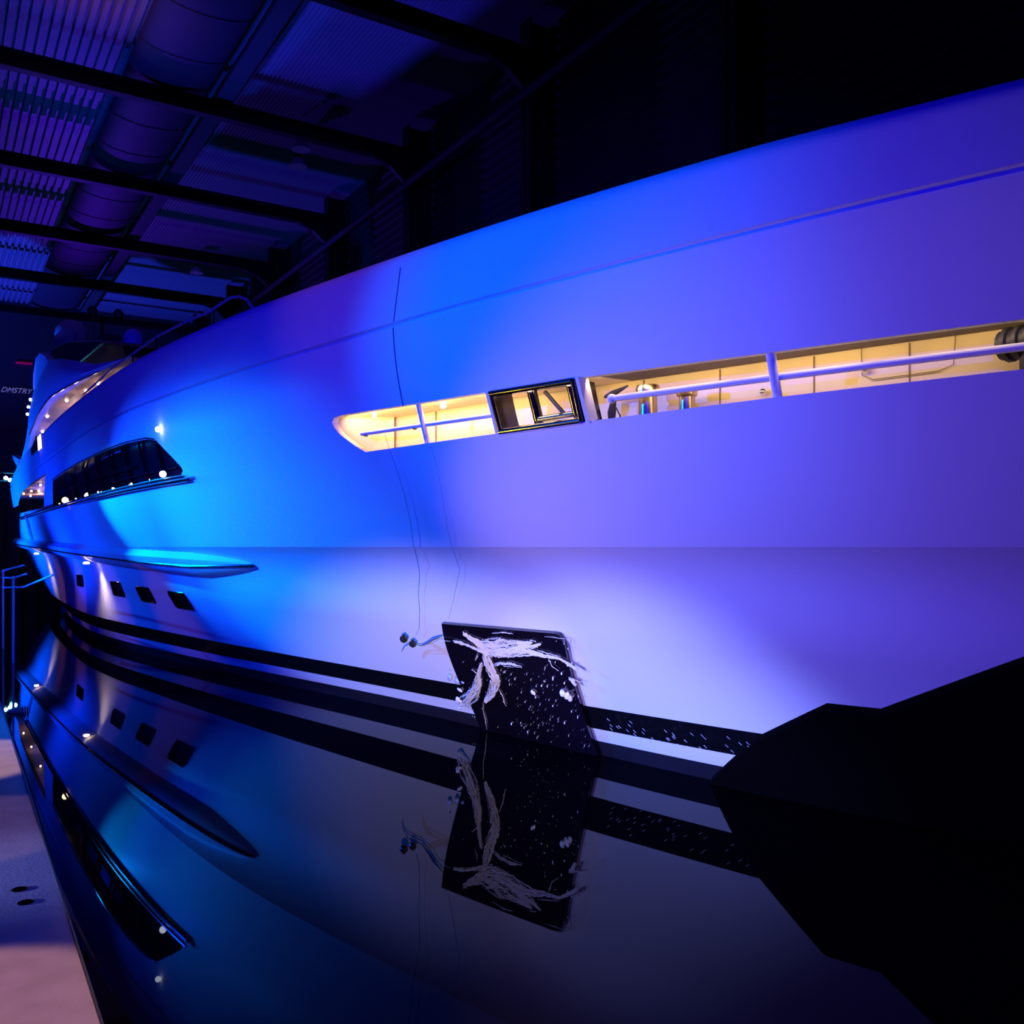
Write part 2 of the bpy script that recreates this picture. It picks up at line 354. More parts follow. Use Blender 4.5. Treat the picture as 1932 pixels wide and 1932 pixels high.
def sheet(outer,holes,sy,sz,lo,hi,off=0.):
    """triangulated piece of the hull side"""
    O=dens(outer,sy*.7); H=[dens(h,min(sy,sz)*.6) for h in holes]
    pts=[];ed=[]
    for loop in [O]+H:
        b0=len(pts); n=len(loop); pts+=loop; ed+=[(b0+i,b0+(i+1)%n) for i in range(n)]
    ys=[p[0] for p in outer]; zs=[p[1] for p in outer]
    y=min(ys)+sy*.5
    while y<max(ys):
        z=min(zs)+sz*.5
        while z<max(zs):
            if pip((y,z),O) and not any(pip((y,z),h) for h in H): pts.append((y,z))
            z+=sz
        y+=sy
    r=delaunay_2d_cdt([Vector(p) for p in pts],ed,[],0,1e-6)
    V=[(v[0],v[1]) for v in r[0]]; F=[]
    for f in r[2]:
        c=(sum(V[i][0] for i in f)/len(f),sum(V[i][1] for i in f)/len(f))
        if pip(c,O) and not any(pip(c,h) for h in H): F.append(tuple(f))
    P3=[HP(y,z,off) for y,z in V]; N=[HN(y,z,lo,hi) for y,z in V]
    G=[]
    for f in F:
        a,b_,c=[Vector(P3[i]) for i in f[:3]]
        G.append(f if (b_-a).cross(c-a).dot(N[f[0]])>0 else tuple(reversed(f)))
    return P3,G,N
def reveal(loop,depth,off0=0.):
    """walls of an opening, going inboard (+X)"""
    L=dens(loop,.12); n=len(L); a=[HP(y,z,off0) for y,z in L]; b_=[(p[0]+depth,p[1],p[2]) for p in a]
    return a+b_,[(i,(i+1)%n,n+(i+1)%n,n+i) for i in range(n)]
def rrect(y0,y1,z0,z1,r,sk=0.):
    o=[]
    for cy,cz,a0 in ((y1-r,z1-r,0),(y0+r,z1-r,90),(y0+r,z0+r,180),(y1-r,z0+r,270)):
        for k in range(5):
            a=math.radians(a0+k*22.5); yy=cy+r*math.cos(a); zz=cz+r*math.sin(a); o.append((yy+sk*(zz-(z0+z1)/2),zz))
    return o
PORTS=[(7.19,7.61,.522,.655),(8.12,8.56,.53,.66),(9.08,9.54,.54,.675),(11.1,11.6,.56,.69)]
portloops=[rrect(a,b_,c,d,.035) for a,b_,c,d in PORTS]
MOOR=[(3.939,1.433),(4.0,1.465),(4.05,1.496),(4.10,1.53),(4.127,1.564),(4.135,1.585),(4.115,1.602),(4.044,1.608),(3.534,1.603),(3.096,1.601),(2.686,1.600),(1.976,1.589),(1.32,1.583),(.6,1.583),(.6,1.466),(1.342,1.462),(1.988,1.459),(2.703,1.450),(3.091,1.445),(3.553,1.438)]
WIN=[(11.346,1.45),(10.869,1.70),(9.758,1.722),(8.891,1.732),(7.645,1.735),(6.983,1.731),(6.50,1.715),(6.32,1.69),(6.085,1.567),(5.97,1.50),(5.95,1.475),(6.0,1.448)]
LITW=[(11.5,2.10),(12.75,2.10),(12.95,2.19),(12.4,2.27),(11.6,2.27)]
def top(Y): return float(np.interp(Y,[-3,1.3,2,2.9,3.6,5,11,14,15.3,16.6],[2.2,2.22,2.25,2.268,2.28,2.305,2.33,2.29,2.22,2.1]))
hull=MB(); HNorm=[]
def addsheet(mb,res,NL): mb.add(res[0],res[1],True); NL+= [tuple(n) for n in res[2]]
A=[(-2.9,.28),(17.9,.28),(17.7,.7),(17.4,1.0),(-2.9,1.0)]
addsheet(hull,sheet(A,portloops,.16,.06,.28,1.0),HNorm)
Bo=[(-2.9,1.0),(17.4,1.0),(15.45,1.5),(12.26,1.471),(11.4,1.81),(13.1,1.80),(14.8,1.765),(15.7,1.62),(16.6,1.62),(16.6,1.932),(-2.9,1.932)]
addsheet(hull,sheet(Bo,[MOOR,WIN],.14,.06,1.0,1.932),HNorm)
# groove strip and bulwark with rolled top, regular grid
ysg=[-2.9+i*.1 for i in range(196)]
def strip(rows):
    vs=[];ns=[];fs=[]
    for y in ysg:
        pr=[]
        for f in rows: pr.append(f(y))
        vs+=pr
    m=len(rows)
    for i in range(len(ysg)-1):
        for j in range(m-1): fs.append((i*m+j,(i+1)*m+j,(i+1)*m+j+1,i*m+j+1))
    a=[Vector(v) for v in vs]
    for i in range(len(ysg)):
        for j in range(m):
            i0,i1=max(i-1,0),min(i+1,len(ysg)-1); j0,j1=max(j-1,0),min(j+1,m-1)
            n=(a[i1*m+j]-a[i0*m+j]).cross(a[i*m+j1]-a[i*m+j0]).normalized(); 
            ns.append(tuple(n))
    return vs,fs,ns
def fixn(res):
    vs,fs,ns=res
    # outboard = -X at the first row
    if ns[0][0]>0: ns=[(-a,-b_,-c) for a,b_,c in ns]
    G=[]
    for f in fs:
        a,b_,c=[Vector(vs[i]) for i in f[:3]]
        G.append(f if (b_-a).cross(c-a).dot(Vector(ns[f[0]]))>=0 else tuple(reversed(f)))
    hull.add(vs,G,True); HNorm.extend(ns)
fixn(strip([lambda y:HP(y,1.932),lambda y:HP(y,1.9335,-.02),lambda y:HP(y,1.943,-.03),lambda y:HP(y,1.9515,-.02),lambda y:HP(y,1.953)]))
def roll(z=None,dt=0.,dx=0.):
    def f(y):
        t=top(y); zz=(t+dt) if z is None else min(1.953+(t-.09-1.953)*z,t-.09)
        X=hx(y,zz if z is not None else t-.09); 
        if z is None: X=X+(hx(y,t-.09)-hx(y,t-.12))/.03*(max(min(dt+.09,.09),0))*.5
        return (X+dx,y,zz)
    return f
fixn(strip([roll(0),roll(.2),roll(.4),roll(.6),roll(.8),roll(1.)]+[roll(None,-.09*(1-math.sin(math.radians(a))),.10*(1-math.cos(math.radians(a)))) for a in (10,20,30,40,50,60,70,80,90)]+[roll(None,-.005,.16),roll(None,-.04,.19),roll(None,-.12,.195)]))
hull.build('hull_side',M['white'],yacht,normals=HNorm,fix=False)
# far (port) side, stem side and decks close the body
b=MB()
for zz in ((-.15,.28),(.28,1.),(1.,1.44),(1.44,1.94),(1.94,2.15)):
    for i in range(0,200,4):
        y0=-2.9+i*.1; y1=min(y0+.4,16.6); 
        if y0>=16.6: break
        p=[(7.2-hx(y0,zz[0]),y0,zz[0]),(7.2-hx(y1,zz[0]),y1,zz[0]),(7.2-hx(y1,zz[1]),y1,zz[1]),(7.2-hx(y0,zz[1]),y0,zz[1])]
        b.add([(min(q[0],6.2),q[1],q[2]) for q in p],[(0,1,2,3)],True)
b.build('port_hull_side',M['white'],yacht)
def deckstrip(name,z,y0,y1,inset,m,x_in=None):
    b=MB(); vs=[];n=0; y=y0
    while y<=y1+1e-6:
        X=hx(y,z)+inset; vs+=[(X,y,z),(x_in if x_in else 7.2-X,y,z)]; n+=1; y+=(y1-y0)/40
    b.add(vs,[(2*i,2*i+1,2*i+3,2*i+2) for i in range(n-1)]); return b.build(name,m,yacht,fix=False)
deckstrip('deck',1.9,-1.5,16.5,.1,M['white'])
MB().prism([(1.9,17.6),(5.3,17.6),(5.3,17.65),(1.9,17.65)],-.1,1.0,lambda u,v,w:(u,v,w)).build('transom',M['white'],yacht)
# boot stripe, white line, antifouling
def band(name,z0,z1,y0,y1,m,off=0.,lab=None):
    b=MB(); N=[]; addsheet(b,sheet([(y0,z0),(y1,z0),(y1,z1),(y0,z1)],[],.14,.03,z0,z1,off),N); o=b.build(name,m,yacht,normals=N,fix=False)
    if lab: o['label']=lab
    return o
band('boot_stripe',.159,.28,-2.9,17.9,M['black'],0,'black boot stripe above the water')
band('waterline_stripe',.087,.159,-2.9,17.9,M['white'],0,'thin white line along the waterline')
band('bottom_paint',-.14,.087,-2.9,17.9,M['anti'])
# hull joint (thin vertical seam) on the shoulder
b=MB(); b.tube([HP(3.60,z,.0005) for z in [1.60+.034*i for i in range(10)]+[1.93]],.0026,5); b.tube([HP(3.60,z,.0005) for z in (1.956,2.0,2.05,2.1,2.15,2.19)],.0026,5)
b.build('hull_seam',M['rope'],yacht)
# portholes
for i,(lp,(a,b_,c,d)) in enumerate(zip(portloops,PORTS)):
    v,f=reveal(lp,.05); rv=MB(); rv.add(v,f); fr=rv.build('porthole_frame',M['darkchrome'],yacht,fix=False)
    g=MB(); L=lp; cy,cz=(a+b_)/2,(c+d)/2
    g.add([(hx(y,z)+.045,y,z) for y,z in L],[tuple(range(len(L)))]); g.build('porthole_glass',M['glass'],fr)
    t=MB(); t.tube([HP(y,z,.002) for y,z in L+[L[0]]],.005,6,caps=False); t.build('porthole_rim',M['chrome'] if i==2 else M['darkchrome'],fr)
    t=MB(); t.tube([(hx(cy,z)+.035,cy+.02,z) for z in (c+.02,d-.02)],.006,6); t.build('porthole_mullion',M['darkchrome'],fr)
# saloon window band
v,f=reveal(WIN,.10); rv=MB(); rv.add(v,f); wf=rv.build('saloon_window_frame',M['black'],yacht,fix=False)
g=MB(); addn=[]; r_=sheet([(5.9,1.42),(11.5,1.42),(11.5,1.76),(5.9,1.76)],[],.4,.1,1.0,1.94,-.085); g.add(r_[0],r_[1],True); g.build('window_glass',M['glass'],wf,normals=[tuple(n) for n in r_[2]],fix=False)
for y in (6.55,6.95,7.4,7.9,8.5,9.2,10.0,10.7):
    MB().tube([HP(y,1.45,-.07),HP(y,1.725,-.07)],.012 if y!=7.4 else .02,6).build('window_mullion',M['mull'],wf)
for z,y0,y1 in ((1.58,7.2,11.0),(1.565,7.2,11.0),(1.50,6.2,8.4)):
    MB().tube([HP(y,z,-.06) for y in np.linspace(y0,y1,10)],.005,5).build('window_bar',M['mull'],wf)
# chrome sill rails and upper trim
b=MB(); b.tube([HP(y,1.437,.035) for y in np.linspace(5.83,15.4,40)],.011,8); b.build('window_sill_rail',M['chrome'],yacht)
b=MB(); b.tube([HP(y,1.415,.02) for y in np.linspace(5.86,15.4,40)],.013,8); b.build('window_sill_rail',M['darkchrome'],yacht)
b=MB(); b.tube([HP(y,z+.008,.006) for y,z in [WIN[1],WIN[2],WIN[3],WIN[4],WIN[5],WIN[6],WIN[7]]],.006,6); b.build('window_top_trim',M['chrome'],yacht)
for y,z,m_,r in ((6.27,1.475,'coldw',.022),(10.1,1.466,'warm',.03),(6.194,1.75,'coldw',.018)):
    MB().ball(HP(y,z,.02),r,6).build('deck_lamp',M[m_],yacht)
for k in range(7):
    y=7.2+k*.62; MB().ball(HP(y,1.455,-.02),.007,5).build('sill_lamp',M['coldw'],yacht)
# aft side opening pillar rim & wing
MB().tube([HP(15.45,1.50,.01),HP(16.2,1.30,.01),HP(17.4,1.0,.01)],.014,6).build('quarter_trim',M['chrome'],yacht)
MB().tube([HP(14.55,1.47,.02),HP(14.75,1.08,.02)],.022,8).build('boarding_gate_post',mat('pink_white_post',(.9,.75,.85),.3),yacht)
# mooring deck recess behind the long slot
v,f=reveal(MOOR,.03); rv=MB(); rv.add(v,f); rec=rv.build('mooring_recess',M['white'],yacht,fix=False)
def room(name,y0,y1,z0,z1,depth,m,lid=True):
    b=MB(); ys_=np.linspace(y0,y1,30); vs=[]
    for y in ys_:
        X=hx(y,1.5); vs+=[(X+depth,y,z0),(X+depth,y,z1)]
    b.add(vs,[(2*i,2*i+1,2*i+3,2*i+2) for i in range(29)]); return b.build(name,m,yacht,fix=False)
DEP=.22
room('mooring_wall',.3,4.15,1.39,1.62,DEP,M['cream'])
def shelf(name,z,y0,y1,d0,d1,m,zq=1.5,par=None):
    b=MB(); ys_=np.linspace(y0,y1,40); vs=[]
    for y in ys_: X=hx(y,zq); vs+=[(X+d0,y,z),(X+d1,y,z)]
    b.add(vs,[(2*i,2*i+1,2*i+3,2*i+2) for i in range(39)]); return b.build(name,m,par or yacht,fix=False)
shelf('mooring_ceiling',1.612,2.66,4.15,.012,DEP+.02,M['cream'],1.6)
shelf('mooring_ceiling',1.612,.3,2.66,.012,DEP+.02,mat('mooring_overhead_unlit',(.09,.07,.08),.6),1.6)  # darker forward part paints the unlit ceiling; the lit part is cream
shelf('mooring_floor',1.40,.3,4.25,.04,DEP+.02,M['white'],1.4)
b=MB(); b.add([(hx(4.16,1.3)+.02,4.16,1.3),(hx(4.16,1.5)+DEP+.02,4.0,1.3),(hx(4.16,1.5)+DEP+.02,4.0,1.62),(hx(4.16,1.6)+.005,4.16,1.62)],[(0,1,2,3)]); b.build('mooring_end_wall',M['cream'],yacht,fix=False)
b=MB(); b.add([(hx(.3,1.3)+.02,.3,1.3),(hx(.3,1.5)+DEP+.02,.3,1.3),(hx(.3,1.5)+DEP+.02,.3,1.62),(hx(.3,1.6)+.005,.3,1.62)],[(0,1,2,3)]); b.build('mooring_end_wall',M['cream'],yacht,fix=False)
for y in (3.72,2.62,2.32,2.0,1.72,1.4,1.1): MB().box((hx(y,1.5)+DEP-.004,y-.0015,1.31),(hx(y,1.5)+DEP+.001,y+.0015,1.61)).build('wall_joint',M['seam'],yacht)
b=MB(); q=lambda y,z:(hx(y,1.5)+DEP-.008,y,z)
b.tube([q(1.853,1.615),q(1.85,1.53),q(1.82,1.512),q(1.64,1.515),q(1.60,1.53),q(1.595,1.615)],.0016,5); b.build('locker_outline',M['seam'],yacht)
for y,z in ((2.154,1.512),(1.834,1.543)): MB().ball((hx(y,1.5)+DEP-.02,y,z),.012,5).build('wall_knob',M['chrome'],yacht)
# handrail across the slot
def rail(y0,y1,z,r,off,n=14): return [HP(y,z,off) for y in np.linspace(y0,y1,n)]
MB().tube(rail(3.97,3.12,1.510,.012,-.03),.0095,10).build('mooring_rail',M['white'],yacht)
MB().tube(rail(2.57,.6,1.512,.012,-.03,24),.0115,10).build('mooring_rail',M['white'],yacht)
MB().tube([HP(3.535,1.43,-.02),HP(3.525,1.61,-.02)],.012,8).build('mooring_rail_post',M['white'],yacht)
MB().tube([HP(1.985,1.45,-.02),HP(1.972,1.60,-.02)],.015,10).build('mooring_rail_post',M['white'],yacht)
MB().ball(HP(2.57,1.512,-.03),.017,6).build('rail_end_cap',M['white'],yacht)
for y in (3.945,3.60): MB().ball(HP(y,1.508,-.035),.014,5).build('rail_clamp',M['darkchrome'],yacht)
# fairlead frame
fl=MB(); fl.add(*reveal([(3.092,1.447),(3.085,1.599),(2.690,1.598),(2.700,1.452)],.10,.004)); fl=fl.build('fairlead',M['darkchrome'],yacht,fix=False)
def bar(a,b_,r,m,nm,off=-.0,par=fl): return MB().tube([HP(*a,off),HP(*b_,off)],r,10).build(nm,m,par)
bar((3.09,1.450),(2.70,1.457),.012,M['chrome'],'fairlead_bar',.004); bar((3.085,1.593),(2.69,1.593),.012,M['darkchrome'],'fairlead_bar',.004)
bar((3.088,1.45),(3.082,1.597),.010,M['darkchrome'],'fairlead_bar',.004); bar((2.70,1.455),(2.688,1.597),.010,M['darkchrome'],'fairlead_bar',.004)
bar((2.94,1.455),(2.935,1.59),.020,M['darkchrome'],'fairlead_roller',-.06); bar((2.75,1.46),(2.745,1.59),.016,M['darkchrome'],'fairlead_roller',-.05)
bar((2.90,1.565),(2.83,1.46),.008,M['grey'],'fairlead_strut',-.09); bar((2.93,1.47),(2.72,1.475),.011,M['chrome'],'fairlead_roller',-.05)
bar((2.98,1.585),(2.72,1.582),.010,M['grey'],'fairlead_strut',-.08)
for y in (3.105,2.672): MB().prism([(y-.006,1.445),(y+.008,1.445),(y+.002,1.603),(y-.012,1.603)],.006,-.05,lambda u,v,w:HP(u,v,w)).build('fairlead_jamb',M['white'],yacht)
MB().prism([(2.655,1.45),(2.64,1.603),(2.54,1.603),(2.56,1.45)],-.32,-.40,lambda u,v,w:HP(u,v,w)).build('fairlead_housing',mat('brown_grey_panel',(.25,.18,.17),.5),yacht)
# bollards, cleat and windlass inside
def bollard(y,d,h,lab=None):
    X=hx(y,1.5)+d
    o=MB().lathe((X,y,1.40),[(.055*h,0),(.055*h,.04*h),(.052*h,.055*h),(.034*h,.06*h),(.032*h,.13*h),(.041*h,.135*h),(.043*h,.155*h),(.04*h,.168*h),(.02*h,.172*h)],22).build('bollard',mat('brushed_bollard_steel',(.55,.42,.28),.25,metal=1),yacht); return o
bollard(2.516,.12,1.0); bollard(2.364,.12,.85)
b=MB(); X=hx(2.66,1.5)+.12
b.tube([(X+.02,2.69,1.40),(X+.01,2.685,1.44),(X,2.67,1.49),(X,2.655,1.55)],[.014,.010,.016,.008],8); b.tube([(X-.0,2.71,1.552),(X,2.66,1.558),(X+.01,2.59,1.576)],[.006,.012,.003],8)
b.tube([(X,2.65,1.51),(X,2.62,1.47),(X,2.64,1.45),(X,2.67,1.46)],.003,6); b.build('cleat_lever',M['grey'],yacht)
wl=MB(); Xw=hx(1.38,1.5)+.13
for k in range(9): wl.lathe((Xw-.03+.0*k,1.30+.016*k,1.548),[(.040+.008*(k%2),-.006),(.040+.008*(k%2),.006)],16,axis='y')
wl.tube([(Xw-.03,1.36,1.53),(Xw-.03,1.36,1.40)],.025,8); wl.build('anchor_windlass',M['grey'],yacht)
MB().ball((1.825+.02,3.497,1.600),.013,6).build('ceiling_lamp',M['warm'],yacht)
MB().ball((hx(3.95,1.6)+.09,3.93,1.60),.010,6).build('ceiling_lamp',M['warm'],yacht)
for y,pw in ((3.75,9),(3.1,7),(2.4,9),(1.7,6),(1.0,4)):
    pass
for k in range(9):  # unseen area lights added behind the lintel to brighten the recess evenly
    y0=.5+k*.4; y=y0+.2; xa=hx(y0,1.59)+.035; xb=hx(y0+.4,1.59)+.035
    l=bpy.data.lights.new('slot_fill_light','AREA'); l.shape='RECTANGLE'; l.size=.38*K; l.size_y=.02*K; l.energy=3.4*(1.0 if y>2.7 else .62 if y>1.6 else .40); l.color=(1,.70,.36)
    o=bpy.data.objects.new('slot_fill_light',l); sc.collection.objects.link(o); o.location=Vector(((xa+xb)/2,y,1.592))*K
    t_=Vector((xb-xa,.4,0)).normalized(); d_=Vector((t_.y,-t_.x,-.35)).normalized(); zz=-d_; yy=zz.cross(t_).normalized()
    o.rotation_euler=Matrix((t_,yy,zz)).transposed().to_euler()
# rubbing strake (fender) with chrome strip
def strake():
    b=MB(); ys_=list(np.linspace(5.62,6.6,14))+list(np.linspace(6.8,17.6,40)); vs=[]; ch=[]
    for y in ys_:
        t=min(1,max(.02,(y-5.6)/.9))**.5; zc=float(np.interp(y,[5.6,6.5,8.3,10.7,13.8,17.6],[.880,.862,.885,.93,.985,1.05]))
        prof=[(.105*t,0.0),(.055*t,.085*t),(.018*t,.10*t),(-.0,.10*t),(-.035*t,.088*t),(-.062*t,.04*t),(-.070*t,0.0)]
        for dz,o in prof: vs.append((hx(y,zc+dz)-o,y,zc+dz))
        ch.append((hx(y,zc+.005)-.105*t,y,zc+.006))
    m=7; b.add(vs,[(i*m+j,(i+1)*m+j,(i+1)*m+j+1,i*m+j+1) for i in range(len(ys_)-1) for j in range(m-1)],True)
    o=b.build('rubbing_strake',M['white'],yacht)
    MB().tube(ch,.011,8).build('strake_chrome_strip',M['darkchrome'],o)
strake()
for (y,z,pw) in ((9.9,.835,60),(14.3,.90,50)):
    X=hx(y,z)-.11; MB().lathe((X,y,z),[(.03,0),(.03,.012),(.02,.02)],12).build('courtesy_lamp',M['warm'],yacht)
    l=spot((X-.02,y,z-.01),(X+.10,y-.02,z-.5),pw,(1,.72,.5),110,1,.02)
# bulwark handrail
RA=[(5.07,.0),(5.16,.075),(5.3,.10),(5.42,.105),(5.5,.085)]
b=MB(); pts=[(hx(y,2.2)+.06,y,top(y)+h) for y,h in ((5.02,0),(5.08,.05),(5.17,.085),(5.28,.1),(5.40,.09),(5.55,.075),(5.9,.08),(6.4,.08),(6.9,.06),(7.6,.05),(8.2,.03),(8.9,.02))]
b.tube(pts,.008,8); b.build('bulwark_handrail',mat('satin_rail',(.8,.8,.8),.35,metal=.5),yacht)
for y,h in ((5.5,.075),(5.95,.08),(6.45,.08),(7.0,.055)): MB().tube([(hx(y,2.2)+.06,y,top(y)-.02),(hx(y,2.2)+.06,y,top(y)+h)],.006,6).build('handrail_stanchion',M['darkchrome'],yacht)
# upper deck overhang (wing) on the near side
WXv=lambda y: float(np.interp(y,[7,9,12,15.5],[1.19,1.13,1.10,1.10]))
lowY=[7.0,8.65,10.2,11.5,12.6,13.8,15.0]; lowZ=[2.345,2.47,2.585,2.665,2.64,2.52,2.34]
upY=[7.0,8.68,9.9,11,12,13,14.4,15.0]; upZ=[2.36,2.575,2.81,3.02,3.17,3.15,2.95,2.8]
b=MB(); ys_=np.linspace(7.0,14.0,60); vs=[]
for y in ys_:
    a=float(np.interp(y,lowY,lowZ)); c=max(a+.01,float(np.interp(y,upY,upZ))); X=WXv(y)
    vs+=[(X+.02,y,a),(X,y,a+.3*(c-a)),(X+.02,y,a+.7*(c-a)),(X+.06,y,c),(X+.10,y,c),(X+.08,y,a)]
b.add(vs,[(i*6+j,(i+1)*6+j,(i+1)*6+(j+1)%6,i*6+(j+1)%6) for i in range(59) for j in range(6)],True); b.build('bridge_deck_wing',M['white'],yacht)
b=MB(); vs=[]
for y in ys_:
    a=float(np.interp(y,lowY,lowZ)); vs+=[(WXv(y)+.03,y,a+.004),(WXv(y)+.95,y,a+.02)]
b.add(vs,[(2*i,2*i+1,2*i+3,2*i+2) for i in range(59)]); b.build('side_deck_overhead',M['soffit'],yacht,fix=False)
MB().tube([(WXv(y)+.015,y,float(np.interp(y,lowY,lowZ))) for y in np.linspace(8.2,13.95,30)],.008,6).build('wing_edge_trim',M['chrome'],yacht)
for y,dx in ((9.3,.18),(10.3,.22),(11.6,.2),(12.8,.12),(13.4,.25),(13.7,.15),(13.85,.3),(9.9,.5),(11.0,.6),(12.2,.55)):
    MB().ball((WXv(y)+dx,y,float(np.interp(y,lowY,lowZ))-.004),.016,5).build('downlight',M['warm'],yacht)
for y in (9.2,10.6,12.0,13.4): point((WXv(y)+.35,y,float(np.interp(y,lowY,lowZ))-.10),5,(1,.6,.5),.04)
# deck house and hardtop
MB().prism([(7.6,1.9),(14.5,1.9),(14.5,2.45),(13.6,3.0),(9.5,2.9),(8.3,2.45)],1.95,5.2,lambda u,v,w:(w,u,v)).build('deck_house',M['white'],yacht)
MB().prism([(9.35,2.90),(9.6,2.98),(12,3.42),(16.2,3.95),(16.2,3.75),(14.2,3.36),(12,3.05)],1.35,5.8,lambda u,v,w:(w,u,v)).build('hardtop',mat('black_hardtop',(.012,.010,.016),.35),yacht,bevel=.02)
MB().prism([(8.9,2.5),(9.5,2.93),(13.0,3.15),(13.4,2.6)],1.55,5.6,lambda u,v,w:(w,u,v)).build('bridge_glazing',M['glass'],yacht)
# stern ear of the hardtop wing
b=MB(); b.prism([(11.9,3.12),(12.4,3.30),(13.1,3.46),(13.6,3.48),(13.95,3.32),(14.0,3.15),(13.75,3.02),(13.4,2.98),(13.1,3.08),(12.8,3.12),(12.4,3.08)],1.16,1.24,lambda u,v,w:(w,u,v)); b.build('hardtop_wing',M['white'],yacht,bevel=.015)
b=MB(); b.prism([(13.1,3.1),(13.75,3.0),(14.2,2.75),(14.8,2.48),(15.9,2.22),(16.1,2.05),(15.4,2.0),(14.6,2.25),(13.9,2.55),(13.4,2.85)],1.13,1.2,lambda u,v,w:(w,u,v)); b.build('aft_arch',M['white'],yacht,bevel=.015)
MB().prism([(16.0,2.35),(17.1,2.50),(17.0,2.42),(16.0,2.2)],1.12,1.22,lambda u,v,w:(w,u,v)).build('aft_fin',M['white'],yacht,bevel=.01)
for y,z in ((14.6,2.86),(14.9,2.80),(15.05,2.72)): MB().ball((1.12,y-.75,z+.1),.02,5,1,2,1).build('arch_lamp',M['coldw'],yacht)
# radomes and mast gear
def dome(x,y,z,r,lab):
    o=MB().lathe((x,y,z),[(r*.35,-1.7*r),(r*.38,-1.15*r),(r*.8,-1.0*r),(r*.97,-.55*r),(r,0),(r*.93,.38*r),(r*.72,.7*r),(r*.4,.92*r),(r*.05,r)],24).build('satellite_dome',M['dome'],yacht); return o
dome(1.8,15.42,4.20,.235,''); dome(1.9,10.93,3.31,.108,'')
MB().box((1.75,12.3,3.45),(2.0,13.4,3.62)).build('mast_base',M['grey'],yacht,bevel=.02)
MB().tube([(1.85,12.8,3.6),(1.85,12.8,3.95)],.02,8).build('mast_pole',M['darkchrome'],yacht)
MB().tube([(1.6,12.4,3.84),(2.1,12.4,3.84)],.012,6).build('mast_yard',M['darkchrome'],yacht)
for x_,y_ in ((1.68,12.4),(1.98,12.4)): MB().lathe((x_,y_,3.84),[(.02,0),(.055,.02),(.06,.08),(.03,.12)],12).build('searchlight',M['grey'],yacht)
MB().lathe((1.75,13.7,3.62),[(.08,-.06),(.1,0),(.08,.12),(.02,.16)],14).build('camera_pod',M['dome'],yacht)
for x_,y_,h in ((1.6,11.7,.26),(1.72,13.2,.3),(2.0,12.0,.22),(1.55,12.9,.2)): MB().tube([(x_,y_,3.35),(x_,y_,3.5+h)],.006,5).build('whip_antenna',M['chrome'],yacht)
for k in range(6): MB().ball((1.38,14.2+k*.25,3.36+k*.055),.016,5).build('hardtop_lamp',M['coldw'],yacht)
# lit pane in the bulwark
b=MB(); b.prism(LITW,.008,-.01,lambda u,v,w:HP(u,v,w)); fr=b.build('bulwark_window',M['cream'],yacht)
b=MB(); b.prism([(11.95,2.125),(12.7,2.115),(12.82,2.19),(12.4,2.25),(12.0,2.25)],.014,.008,lambda u,v,w:HP(u,v,w)); b.build('window_pane',M['glass'],fr)
b=MB(); b.prism([(11.52,2.105),(11.9,2.105),(11.95,2.262),(11.6,2.265)],.016,.008,lambda u,v,w:HP(u,v,w)); b.build('window_lit_edge',M['warmpane'],fr)
# aft deck interior
b=MB(); b.add([(1.12,11.2,1.83),(2.6,11.2,1.86),(2.6,18,1.86),(1.12,18,1.80)],[(0,1,2,3)]); b.build('aft_deck_overhead',M['soffit'],yacht,fix=False)
b=MB(); b.add([(1.2,11.2,1.40),(2.6,11.2,1.40),(2.6,18,1.40),(1.2,18,1.40)],[(3,2,1,0)]); b.build('aft_deck_floor',M['wood'],yacht,fix=False)
MB().box((1.75,12.4,1.4),(1.8,14.0,1.80)).build('saloon_door',M['wood'],yacht)
MB().box((1.75,14.05,1.4),(1.8,15.3,1.78)).build('lit_cabinet',M['cream'],yacht)
MB().box((1.75,15.6,1.4),(1.8,17.6,1.78)).build('lit_cabinet',M['cream'],yacht)
for y in (12.9,13.4): MB().tube([(1.74,y,1.42),(1.74,y,1.76)],.012,6).build('door_frame_bar',M['chrome'],yacht)
for k in range(14):
    MB().ball((1.18+.12*(k%4),11.9+k*.32,1.80-.012*(k%3)),.014,5).build('downlight',M['warm'],yacht)
for y in (12.6,14.4,16.2): point((1.45,y,1.72),9,(1,.55,.5),.03)

# ---------------------------------------------------------------- stern floodlights seen past the hull
for i,(x_,y_,z_,lab) in enumerate(((1.35,22.5,2.47,'bright cyan stage floodlight behind the stern, topmost left'),(1.43,22.5,2.43,'bright cyan stage floodlight behind the stern, middle of the three'),(1.53,22.5,2.39,'bright cyan stage floodlight behind the stern, right and lowest'))):
    r=thing('stage_floodlight',(x_,y_,z_-.1),lab,'floodlight','cyan floodlights on the truss behind the stern')
    MB().lathe((x_,y_,z_),[(.02,.13),(.036,.09),(.042,0.0)],16,axis='y').build('lamp_housing',M['grey'],r)
    MB().lathe((x_,y_-.005,z_),[(.04,-.005),(.04,.0)],16,axis='y').build('lamp_lens',M['cold'],r)
tr=thing('lighting_truss',(1.6,22.7,0),'grey truss frame carrying the cyan floodlights behind the stern','truss')
for dz in (-.01,.16): MB().tube([(-.4,22.62,2.43+dz),(3.2,22.62,2.43+dz)],.02,8).build('chord',M['steel'],tr)
for x_ in (-.4,): MB().tube([(x_,22.62,.013),(x_,22.62,2.7)],.03,8).build('leg',M['steel'],tr)
MB().tube([(3.2,22.62,-.3),(3.2,22.62,2.7)],.03,8).build('leg',M['steel'],tr)
point((1.45,22.3,2.35),160,(.05,.5,1),.08)
